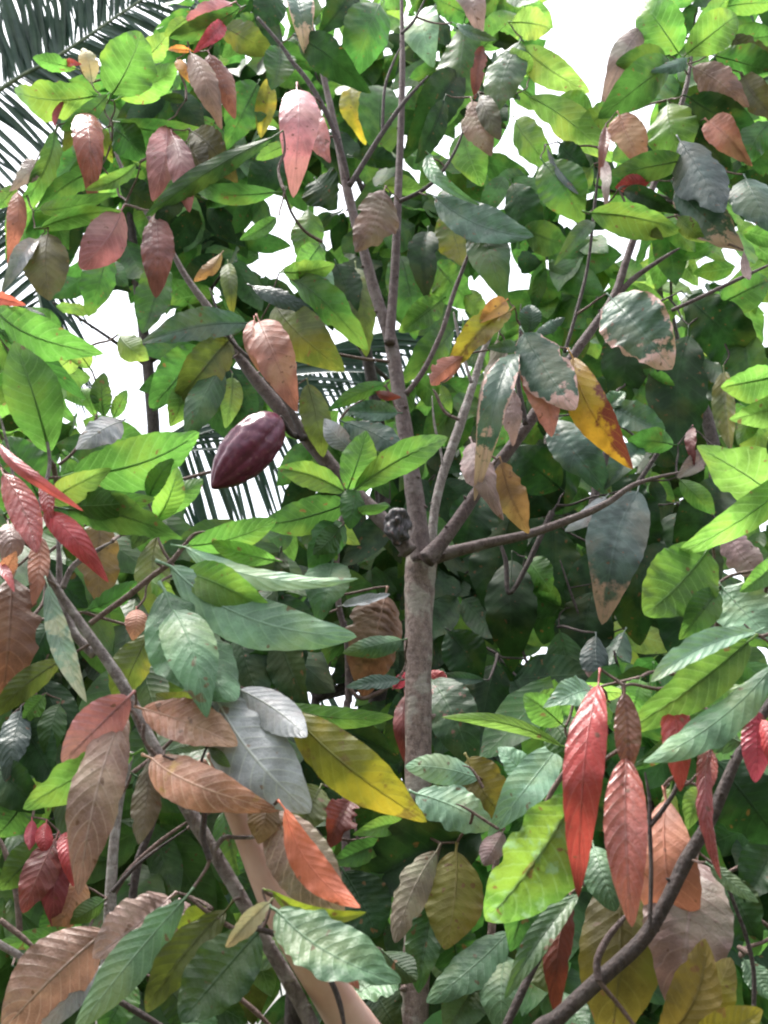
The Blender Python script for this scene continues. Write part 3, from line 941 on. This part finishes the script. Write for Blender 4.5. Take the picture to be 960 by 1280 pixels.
RTT.leaves('''
G 970 470 899 484 46 Y=2.1
GL 985 500 918 522 36 Y=2.1
GL 990 640 878 562 76 Y=2.05 f=6
GL 1000 588 846 690 40 Y=2.0 c=5 f=10
M 896 738 850 798 40 Y=2.05
G 884 688 806 768 84 Y=2.05 f=5
G 970 700 925 740 30 Y=2.1
SG 903 735 968 802 66 Y=2.1 f=8
M 960 760 930 800 60 Y=2.3
G 670 870 720 905 40 Y=2.4
GL 720 855 782 866 22 Y=2.2
G 702 905 656 868 38 Y=2.2
SG 738 862 686 882 38 Y=2.15
GL 702 932 554 897 18 Y=2.2 c=-7 f=14
G 800 850 790 890 34 Y=2.1
GL 760 880 730 900 40 Y=2.2
M 690 900 720 950 50 Y=2.4
D 975 1050 930 1130 60 Y=2.2
D 897 952 980 1062 88 Y=2.0 f=10
D 910 1100 950 1180 60 Y=2.2
T4 888 1082 948 1128 20
GL 838 985 818 1098 30 Y=1.98
GL 880 985 862 1030 30 Y=1.98
G 965 1165 928 1190 26 Y=2.2
T4 930 1200 965 1250 30 Y=2.1
D 720 960 770 1040 70 Y=2.3
M 660 1100 640 1180 60 Y=2.3
OG 660 1180 690 1240 50 Y=2.3
T2 700 1240 735 1290 40 Y=2.3
G 905 860 960 900 40 Y=2.2
T4 926 928 876 899 38
R 838 868 850 985 36
R 945 888 944 972 36
R 952 900 972 968 28
RG 880 928 876 1003 25
M 885 888 795 958 28 c=6
GP 722 990 608 1150 98 f=22 c=3 q=.06 g=.12
OT 770 1088 762 1300 96 f=6 Y=1.98
BR 712 1128 697 1262 36 Y=1.97
T2 722 1118 634 1244 32 f=20 c=-4 Y=1.95
T4 742 1058 768 1138 48 Y=1.95
G 935 802 792 905 56 f=14 
SG 945 790 806 856 32 c=-6 f=24
T4 968 830 798 958 44 c=5 f=20
PB 870 1078 848 1256 104 q=.06 f=6 r=0 Y=1.96
C 832 1000 858 1192 74 f=5 r=4 Y=1.93
RG 888 934 901 1094 21 c=-7
RB 780 866 784 968 32
RG 783 948 790 1152 50 f=12 c=-2
R 748 856 724 1108 47 f=10 c=-3
OT 828 1300 882 1172 62 f=14 Y=1.84 c=-12
OY 850 1300 915 1195 56 f=16 Y=1.86 
OY 868 1300 955 1262 50 f=16 Y=1.8
''', 1.88, .003)
RTT.connect(BK_TWIG, .45)

# ================================================================== background trees
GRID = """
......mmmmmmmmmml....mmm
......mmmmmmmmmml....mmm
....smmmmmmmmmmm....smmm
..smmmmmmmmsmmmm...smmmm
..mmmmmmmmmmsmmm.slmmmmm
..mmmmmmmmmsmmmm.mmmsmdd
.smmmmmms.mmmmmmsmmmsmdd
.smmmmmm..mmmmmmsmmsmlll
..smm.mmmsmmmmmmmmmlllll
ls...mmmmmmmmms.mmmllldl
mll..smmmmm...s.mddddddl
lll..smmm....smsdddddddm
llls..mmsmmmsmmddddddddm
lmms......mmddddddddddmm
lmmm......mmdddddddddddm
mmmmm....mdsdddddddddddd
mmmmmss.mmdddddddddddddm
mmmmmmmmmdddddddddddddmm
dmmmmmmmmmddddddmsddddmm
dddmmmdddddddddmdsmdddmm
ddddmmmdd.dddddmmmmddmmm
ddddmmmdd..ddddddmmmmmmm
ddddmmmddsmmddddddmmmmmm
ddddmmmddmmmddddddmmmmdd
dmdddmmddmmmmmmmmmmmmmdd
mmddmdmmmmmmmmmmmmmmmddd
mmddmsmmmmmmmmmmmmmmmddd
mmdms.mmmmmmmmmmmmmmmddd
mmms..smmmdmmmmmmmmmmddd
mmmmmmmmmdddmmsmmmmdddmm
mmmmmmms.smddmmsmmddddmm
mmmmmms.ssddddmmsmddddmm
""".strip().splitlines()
assert len(GRID) == 32 and all(len(r) == 24 for r in GRID), [len(r) for r in GRID]
HOLES = [(160,440,60,95),(230,1110,70,60),(312,1245,70,60),(415,855,60,45),(362,290,40,45),(450,232,42,32),(490,105,30,22),(425,45,20,22),
 (715,100,70,70),(650,195,38,42),(600,355,55,38),(520,178,30,25),(420,445,80,45),(300,590,80,70),(515,420,35,30),(745,275,35,30),(820,250,40,30),(800,100,40,50),(560,180,25,25),
 (20,90,70,110),(30,330,40,40),(730,745,22,22),(600,1185,40,30),(870,320,30,20)]
BGK = ['D', 'M', 'G', 'GL', 'OG', 'T2', 'C']
BG = [  # cols, rows, Y, trunk px, label
 (0, 8, 0, 16, 5.2, 150, 'thin leafed tree in front of the palm fronds at the upper left'),
 (0, 8, 16, 32, 3.7, 60, 'dark leafy tree filling the gaps behind the copper leaves'),
 (8, 15, 0, 16, 5.4, 470, 'green tree behind the forked upper stems of the slender trunk'),
 (8, 15, 16, 32, 5.0, 400, 'shaded tree behind the lower straight part of the slender trunk'),
 (15, 24, 0, 10, 5.4, 900, 'lighter green tree behind the drooping leaves at the upper right'),
 (15, 24, 10, 21, 6.0, 700, 'deep shaded dense tree behind the hanging blue grey leaf'),
 (15, 24, 21, 32, 3.8, 850, 'dark green tree behind the hanging red young leaves'),
]
def bg_leaf(V, FA, UV, MI, B, T, W, mi, r):
    a = T - B; L = a.length; a = a / L; vw = (B - CAM).normalized()
    s = a.cross((vw + Vector((r.uniform(-.7, .7), r.uniform(-.7, .7), r.uniform(-.7, .7)))).normalized()); s = s.normalized() if s.length > .1 else a.orthogonal().normalized()
    n = s.cross(a); bd = r.uniform(-.12, .12); fo = r.uniform(.05, .35)*r.choice((1, -1)); s0 = len(V); nv = 9
    for i in range(nv+1):
        v = i/nv; m = B + a*(L*v) + n*(bd*L*4*v*(1-v)); hw = W/2*prof(v, .88, .40); wv = math.sin(v*17+L*50)*.05*W
        for j in range(5):
            u = (j-2)/2; V.append(m + s*(u*hw) + n*(abs(u)*hw*fo + wv*u*u)); UV.append((j/4, v))
    for i in range(nv):
        for j in range(4):
            p = s0 + i*5+j; FA.append((p, p+1, p+6, p+5)); MI.append(mi)
PALE = thing
for ti, (c0, c1, r0, r1, Y, tx, lab) in enumerate(BG):
    r = random.Random(100 + ti)
    gx = at(tx, 640, Y).x
    t = Tree('broadleaf_tree', lab, (gx, Y, 0), 'background trees')
    topy = r0*40 + 160
    top = at(tx, topy, Y + .3); n = 6
    pts = [(Vector((gx, Y+.3, -.05)), .07)]
    for k in range(1, n):
        z = top.z*k/n; pts.append((Vector((gx + r.uniform(-.12, .12), Y+.3+r.uniform(-.1, .1), z)), .065*(1-k/n*.7)))
    pts.append((top, .012))
    V, FA = tube(spline(pts, 6), 9, .1, ti); mesh_obj('trunk', V, FA, BK_DARK, t.root, pts[0][0])
    V, FA, UV, MI = [], [], [], []
    limbs = []
    for row in range(r0, r1):
        for c in range(c0, c1):
            ch = GRID[row][c]
            if ch == '.': continue
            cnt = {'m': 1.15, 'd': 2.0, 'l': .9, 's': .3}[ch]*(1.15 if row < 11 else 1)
            cnt = int(cnt) + (r.random() < cnt % 1)
            for q in range(cnt):
                if any(((px_-hx)/(rx*1.2))**2+((py_-hy-14)/(ry*1.2))**2 < 1 for px_, py_ in [(c*40+20, row*40+20)] for hx, hy, rx, ry in HOLES): continue
                y = Y + r.uniform(-.35, .5) + (r.uniform(0, 2.6) if ch == 'd' else 0)
                px = (c + r.random())*40; py = (row + r.random())*40
                hub = at(px, py - 22, y); m = r.choice((3, 4, 5)); a0 = r.uniform(0, 6.28); w = r.random()
                for e in range(m):
                    az = a0 + e*6.283/m + r.gauss(0, .4); L = r.uniform(.25, .42)
                    dr = Vector((math.cos(az), math.sin(az)*.8, -abs(r.gauss(1.0, .5)))).normalized()
                    B = hub + dr*.03 + Vector((0, 0, r.uniform(-.03, .03))); T = hub + dr*L
                    w = w*.6 + r.random()*.4
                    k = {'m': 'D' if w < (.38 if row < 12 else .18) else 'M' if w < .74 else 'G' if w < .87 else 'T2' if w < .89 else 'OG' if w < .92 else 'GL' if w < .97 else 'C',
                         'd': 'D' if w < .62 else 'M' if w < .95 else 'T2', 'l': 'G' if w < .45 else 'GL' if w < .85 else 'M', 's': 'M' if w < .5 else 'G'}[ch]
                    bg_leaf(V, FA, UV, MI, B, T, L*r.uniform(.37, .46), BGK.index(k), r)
                if r.random() < .16: limbs.append(B)
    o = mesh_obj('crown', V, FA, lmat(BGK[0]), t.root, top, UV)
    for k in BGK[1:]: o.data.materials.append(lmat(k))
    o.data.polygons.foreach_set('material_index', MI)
    for b in limbs[:26]:
        a = min((pts[k][0].lerp(pts[k+1][0], .5) for k in range(1, n)), key=lambda p: (p-b).length + max(0, p.z-b.z)*1.5)
        if (a-b).length > 1.9: continue
        sm = spline([(a, .016), (a.lerp(b, .45) + Vector((0, .12, .07)), .010), (b + Vector((0, .02, .03)), .005), (b, .003)], 6)
        V, FA = tube(sm, 6, .12, 3); mesh_obj('branch', V, FA, BK_DARK, t.root, a)

# ================================================================== unseen trees added beside and behind the photographer to block frontal sky light
def blocker_tree(x, y, h, rad, lo, seed, lab):
    r = random.Random(seed); t = Tree('broadleaf_tree', lab, (x, y, 0), 'background trees')
    pts = [(Vector((x, y, -.05)), .12), (Vector((x+.1, y, h*.3)), .10), (Vector((x-.05, y+.1, h*.6)), .07), (Vector((x, y, h*.92)), .02)]
    V, FA = tube(spline(pts, 6), 10, .1, seed); mesh_obj('trunk', V, FA, BK_BRANCH, t.root, pts[0][0])
    V, FA, UV, MI = [], [], [], []
    for q in range(int(72*rad*(h-lo))):
        th = r.uniform(0, 6.283); f = r.random()**.45; z = r.uniform(lo, h); rr = rad*f*math.sin(math.pi*min(1, .12+.80*(z-lo)/(h-lo)))**.5
        B = Vector((x+rr*math.cos(th), y+rr*math.sin(th), z)); L = r.uniform(.24, .36)
        T = B + Vector((r.gauss(0, .5), r.gauss(0, .5), -1)).normalized()*L
        w = r.random(); bg_leaf(V, FA, UV, MI, B, T, L*.45, 0 if w < .5 else 1 if w < .85 else 2, r)
    o = mesh_obj('crown', V, FA, lmat('D'), t.root, (x, y, h*.6), UV)
    for k in ('M', 'G'): o.data.materials.append(lmat(k))
    o.data.polygons.foreach_set('material_index', MI)
for i, (x, y, h, rad, lo, lab) in enumerate([
  (-3.6, 2.6, 5.2, 1.3, .3, 'unseen tall leafy tree added to block light beside the thicket, out past the upper left palm'),
  (3.7, 2.8, 5.0, 1.3, .3, 'unseen tall leafy tree added to block light beside the thicket, out past the brown stem'),
  (-4.2, -.4, 5.5, 1.6, .2, 'unseen broad leafy tree added to block light beside the photographer on the palm side'),
  (4.2, -.2, 5.5, 1.6, .2, 'unseen broad leafy tree added to block light beside the photographer on the red leaf side'),
  (-2.4, -3.6, 6.0, 1.8, .2, 'unseen big leafy tree added to block light behind the photographer, nearer the palms'),
  (.6, -4.4, 6.5, 1.9, .2, 'unseen tallest leafy tree added to block light straight behind the photographer'),
  (3.2, -3.2, 6.0, 1.8, .2, 'unseen big leafy tree added to block light behind the photographer, away from the palms')]):
    blocker_tree(x, y, h, rad, lo, 300+i, lab)

# ================================================================== coconut palms far behind
PALM = simple('palm_leaflet', (.018,.046,.034), (.042,.080,.055), 9, .42, .2, .12)
PALM2 = simple('palm_rachis', (.10,.14,.09), (.17,.20,.13), 20, .5, .2)
def frond(parent, pts, Y, sides, step, wid, seed, label=None):
    """pts px polyline of the rachis; sides: list of (angle0, angle1, len0, len1) in the picture plane's degrees, from base to tip"""
    r = random.Random(seed)
    P = [(at(x, y, Y+dy), .022) for x, y, dy in pts]; sm = spline(P, 14)
    n = len(sm); sm = [(p, .020*(1-.8*i/n)+.003) for i, (p, _) in enumerate(sm)]
    V, FA = [], []; tot = sum((sm[i+1][0]-sm[i][0]).length for i in range(n-1)); cnt = int(tot/step)
    for (a0, a1, l0, l1, dep) in sides:
        for k in range(cnt):
            if r.random() < .09: continue
            f = (k+r.random()*.4)/cnt*(n-1); i = min(n-2, int(f)); b = sm[i][0].lerp(sm[i+1][0], f-i); t = f/(n-1)
            an = R(a0 + (a1-a0)*t + r.gauss(0, 4.5)); L = (l0+(l1-l0)*t)*(.55+.45*math.sin(math.pi*min(1, t*.85+.12)))*r.uniform(.88, 1.08)
            d = (RT_*math.cos(an) + UP*math.sin(an) + FWD*(dep + r.uniform(-.12, .12))).normalized()
            s = d.cross(FWD).normalized(); nn = s.cross(d); tw = r.uniform(-.75, .75); s, nn = s*math.cos(tw)+nn*math.sin(tw), nn*math.cos(tw)-s*math.sin(tw)
            s0 = len(V); m = 7; W = wid*r.uniform(.8, 1.15); sag = r.uniform(.05, .30)
            for j in range(m+1):
                v = j/m; c = b + d*(L*v) - Vector((0, 0, 1))*(sag*L*v*v); w = W*min(1, .35+v*3)*(1-v**2.2)+.0015
                V += [c - s*w - nn*w*.35, c, c + s*w - nn*w*.35]
            for j in range(m):
                for q in (0, 1): p = s0+j*3+q; FA.append((p, p+1, p+4, p+3))
    o = mesh_obj('frond', V, FA, PALM, parent, sm[0][0]); 
    V, FA = tube(sm, 7, .03, 1); q = mesh_obj('rachis', V, FA, PALM2, o, sm[0][0]); q.location = (0, 0, 0)
    return o
def palm(label, cx, cy, Y, fr):
    c = at(cx, cy, Y); t = thing('coconut_palm', label, 'palm', (c.x+.3, c.y, 0), 'coconut palms')
    pts = [(Vector((c.x+.3, c.y, -.1)), .19), (Vector((c.x+.12, c.y, c.z*.35)), .14), (Vector((c.x-.03, c.y, c.z*.7)), .125), (c, .13)]
    V, FA = tube(spline(pts, 12), 16, .04, 2); mesh_obj('trunk', V, FA, BK_GREY, t, pts[0][0])
    for f in fr: frond(t, [(cx, cy, 0)] + f[0], Y, *f[1:])
    return t
palm('coconut palm with long feathery fronds behind the upper left leaves', -420, 330, 7.0, [
  ([(-150,225,-.3),(0,112,-.5),(77,67,-.6),(180,-2,-.6),(290,-70,-.5)], [(118,84,.9,.75,.1),(-42,-22,.9,.8,-.1)], .034, .020, 1),
  ([(-250,200,-.2),(-90,170,-.4),(10,250,-.4),(60,420,-.4)], [(-28,-62,.9,.9,.1),(-150,-140,.7,.7,-.1)], .034, .018, 2),
  ([(-240,60,.2),(-60,-60,.4),(100,-90,.4),(260,-40,.4)], [(-100,-60,1.0,.8,.1),(75,60,.7,.7,-.1)], .040, .022, 5),
])
palm('coconut palm glimpsed behind the purple pod', -150, 760, 8.5, [
  ([(60,640,0),(200,552,0),(320,480,.1),(440,425,.2),(620,395,.3)], [(-78,-58,1.5,1.1,.1),(36,-10,1.0,1.0,-.1)], .046, .022, 3),
  ([(40,800,0),(180,770,0),(330,770,.1),(480,800,.2)], [(-62,-60,1.1,1.0,.1),(50,30,.6,.7,-.1)], .055, .024, 4),
  ([(0,960,0),(120,1040,0),(250,1060,.1),(400,1120,.2),(480,1230,.2)], [(-88,-80,1.1,.9,.1),(10,-20,.7,.7,-.1)], .055, .024, 6),
])


# ================================================================== person reaching up among the leaves
def skin_mat(name, c1, c2, rough=.5, sss=.12):
    n = NT(name); tc = n.n('ShaderNodeTexCoord').outputs['Object']; a = n.noise(tc, 18., 4.); f = n.noise(tc, 420., 3.)
    c = n.mix(n.smooth(a, .3, .7), c1, c2)
    bu = n.n('ShaderNodeBump', i_Strength=.12, i_Distance=.001, i_Height=f)
    pb = n.n('ShaderNodeBsdfPrincipled', i_Base_Color=c, i_Roughness=rough, i_Normal=bu.outputs[0])
    pb.inputs['Subsurface Weight'].default_value = sss; pb.inputs['Subsurface Radius'].default_value = (.012, .005, .003)
    n.n('ShaderNodeOutputMaterial', i_0=pb.outputs[0]); return n.m
def skinned(name, nodes, edges, root, mat, parent, sub=2):
    me = bpy.data.meshes.new(name); me.from_pydata([tuple(p) for p, r in nodes], edges, [])
    o = bpy.data.objects.new(name, me); col.objects.link(o)
    md = o.modifiers.new('skin', 'SKIN'); md.use_smooth_shade = True
    for i, (p, r) in enumerate(nodes):
        sv = me.skin_vertices[0].data[i]; sv.radius = (r, r) if not isinstance(r, tuple) else r; sv.use_root = (i == root)
    sb = o.modifiers.new('sub', 'SUBSURF'); sb.levels = sb.render_levels = sub
    me.materials.append(mat)
    dg = bpy.context.evaluated_depsgraph_get(); m2 = bpy.data.meshes.new_from_object(o.evaluated_get(dg)); m2.materials.clear(); m2.materials.append(mat)
    m2.polygons.foreach_set('use_smooth', [True]*len(m2.polygons))
    o.modifiers.clear(); o.data = m2
    if parent is not None:
        o.parent = parent; o.location = -Vector(parent.location)
    return o
ELB = at(384, 1192, 1.97); WR = at(306, 1040, 1.97)
SHO = at(462, 1318, 2.10); NECK = SHO + Vector((.14, .03, -.10))
per = thing('person', 'person whose bare forearm reaches up behind the copper leaves to a grey stem', 'person', (NECK.x+.05, 2.12, 0))
hd = (WR - ELB).normalized(); side = hd.cross(Vector((0, 1, 0))).normalized(); PALM_ = WR + hd*.075
nodes = [(Vector((NECK.x+.05, 2.12, .86)), (.15, .11)), (Vector((NECK.x+.04, 2.12, 1.05)), (.125, .095)), (Vector((NECK.x+.01, 2.12, 1.26)), (.135, .09)),
  (NECK, .055), (NECK+Vector((.07, .02, .02)), .06), (NECK+Vector((.13, .05, .03)), .085),
  (SHO, .048), (SHO.lerp(ELB, .5), .035), (ELB + Vector((0, 0, .0)), .034), (ELB.lerp(WR, .35), .038), (ELB.lerp(WR, .7), .030), (WR, (.024, .021)), (WR+hd*.045, (.034, .016)), (PALM_, (.038, .015)),
  (NECK+Vector((.17, .02, -.07)), .05), (NECK+Vector((.25, .0, -.30)), .038), (NECK+Vector((.22, -.12, -.52)), .026), (NECK+Vector((.20, -.17, -.60)), (.03, .018)),
  (Vector((NECK.x+.14, 2.12, .82)), .09), (Vector((NECK.x+.15, 2.14, .46)), .058), (Vector((NECK.x+.15, 2.18, .09)), .038), (Vector((NECK.x+.15, 2.08, .04)), .035),
  (Vector((NECK.x-.04, 2.12, .82)), .09), (Vector((NECK.x-.05, 2.12, .46)), .058), (Vector((NECK.x-.06, 2.16, .09)), .038), (Vector((NECK.x-.06, 2.06, .04)), .035)]
edges = [(0,1),(1,2),(2,3),(3,4),(4,5),(2,6),(6,7),(7,8),(8,9),(9,10),(10,11),(11,12),(12,13),(2,14),(14,15),(15,16),(16,17),(0,18),(18,19),(19,20),(20,21),(0,22),(22,23),(23,24),(24,25)]
HD = NECK+Vector((.13, .05, .03))
for q_, r_ in ((Vector((.01, .085, .0)), .016), (Vector((.04, .01, -.085)), .016), (Vector((-.02, .01, .085)), .012)):   # nose and ears of the turned-away head
    edges.append((5, len(nodes))); nodes.append((HD+q_, r_))
fr = [(-.026, .058, .0085), (-.009, .072, .009), (.009, .067, .0088), (.025, .052, .0078)]
for o_, ln, rd in fr:
    b0 = len(nodes); a0 = PALM_ + side*o_ + hd*.01
    nodes += [(a0, rd*1.05), (a0+hd*ln*.42+Vector((0,.004,0)), rd), (a0+hd*ln*.66+Vector((0,-.022,.0)), rd*.92), (a0+hd*ln*.60+Vector((0,-.042,-.004)), rd*.8)]
    edges += [(13,b0),(b0,b0+1),(b0+1,b0+2),(b0+2,b0+3)]
b0 = len(nodes); a0 = WR + hd*.04 + side*-.03
nodes += [(a0, .0125), (a0+hd*.028+side*-.018+Vector((0,-.012,0)), .0105), (a0+hd*.048+side*-.012+Vector((0,-.030,0)), .0088)]
edges += [(12,b0),(b0,b0+1),(b0+1,b0+2)]
SK = skin_mat('skin', (.50,.29,.24), (.58,.37,.31))
body = skinned('body', nodes, edges, 0, SK, per, 2)
CL = simple('blue_cotton', (.06,.09,.16), (.08,.12,.20), 60, .85, .4)
CL2 = simple('dark_trousers', (.03,.03,.035), (.05,.05,.055), 60, .85, .4)
HRM = simple('dark_hair', (.012,.009,.008), (.03,.022,.018), 120, .5, .6)
sh = [(nodes[0][0]+Vector((0,0,-.20)), (.205,.150)), (nodes[0][0]+Vector((0,0,.0)), (.185,.140)), (nodes[1][0], (.175,.135)), (nodes[2][0], (.172,.122)), (NECK+Vector((0,0,-.05)), .075), (SHO+Vector((.03,0,-.02)), .06), (SHO.lerp(ELB,.12), .052), (nodes[14][0], .065), (nodes[14][0].lerp(nodes[15][0],.4), .056)]
skinned('shirt', sh, [(0,1),(1,2),(2,3),(3,4),(3,5),(5,6),(3,7),(7,8)], 0, CL, per, 2)
tr = [(nodes[0][0]+Vector((0,0,.04)), (.150,.115)), (nodes[0][0]+Vector((0,0,-.04)), (.160,.125)), (nodes[18][0], .105), (nodes[19][0], .075), (nodes[20][0], .06), (nodes[22][0], .105), (nodes[23][0], .075), (nodes[24][0], .06)]
skinned('trousers', tr, [(0,1),(1,2),(2,3),(3,4),(1,5),(5,6),(6,7)], 0, CL2, per, 2)
hr = [(NECK+Vector((.09,.03,.055)), .072), (NECK+Vector((.14,.025,.045)), .092), (NECK+Vector((.17,.02,.01)), .072)]
skinned('hair', hr, [(0,1),(1,2)], 0, HRM, per, 2)

# ================================================================== ground
n = NT('forest_soil'); tc = n.n('ShaderNodeTexCoord').outputs['Object']
a = n.noise(tc, 2.5, 6.); b = n.noise(tc, 26., 5.)
c = n.mix(n.smooth(a, .4, .6), (.07, .05, .035), (.06, .09, .03)); c = n.mix(n.smooth(b, .55, .7), c, (.16, .10, .06))
bu = n.n('ShaderNodeBump', i_Strength=.8, i_Distance=.03, i_Height=b)
pb = n.n('ShaderNodeBsdfPrincipled', i_Base_Color=c, i_Roughness=.9, i_Normal=bu.outputs[0]); n.n('ShaderNodeOutputMaterial', i_0=pb.outputs[0])
N = 60; V = []; FA = []
for i in range(N+1):
    for j in range(N+1):
        x = ((i/N-.5)*2); y = ((j/N-.5)*2); x = math.copysign(abs(x)**3, x)*1200; y = math.copysign(abs(y)**3, y)*1200
        V.append((x, y, .05*noise.noise(Vector((x*.5, y*.5, 0))) - .03))
for i in range(N):
    for j in range(N): p = i*(N+1)+j; FA.append((p, p+N+1, p+N+2, p+1))
g = mesh_obj('ground', V, FA, n.m); g['kind'] = 'structure'

# ================================================================== light
SUN_EL, SUN_AZ = R(72), R(-60)      # high above the thicket, veiled by cloud
w = world.node_tree; w.nodes.clear()
sky = w.nodes.new('ShaderNodeTexSky'); sky.sky_type = 'NISHITA'; sky.sun_disc = False
sky.sun_elevation = SUN_EL; sky.sun_rotation = SUN_AZ; sky.air_density = 1.; sky.dust_density = 4.; sky.ozone_density = .6
hs = w.nodes.new('ShaderNodeHueSaturation'); hs.inputs['Saturation'].default_value = .30; hs.inputs['Value'].default_value = 1.15
bg = w.nodes.new('ShaderNodeBackground'); bg.inputs[1].default_value = .15
out = w.nodes.new('ShaderNodeOutputWorld')
w.links.new(sky.outputs[0], hs.inputs['Color']); w.links.new(hs.outputs[0], bg.inputs[0]); w.links.new(bg.outputs[0], out.inputs[0])
sd = bpy.data.lights.new('sun', 'SUN'); sd.energy = 1.5; sd.angle = R(16); sd.color = (1, .96, .90)
so = bpy.data.objects.new('sun', sd); col.objects.link(so)
d = Vector((math.sin(SUN_AZ)*math.cos(SUN_EL), math.cos(SUN_AZ)*math.cos(SUN_EL), math.sin(SUN_EL)))
so.rotation_euler = (-d).to_track_quat('-Z', 'Y').to_euler(); so.location = d*30
vs = scene.view_settings; vs.view_transform = 'Standard'; vs.look = 'None'; vs.gamma = 1; vs.use_curve_mapping = False
scene.display_settings.display_device = 'sRGB'
vs.exposure = 1.9
scene.cycles.max_bounces = 8; scene.cycles.transmission_bounces = 6; scene.cycles.diffuse_bounces = 5
scene.cycles.use_denoising = True
scene.cycles.pixel_filter_type = 'BLACKMAN_HARRIS'; scene.cycles.filter_width = 2.1
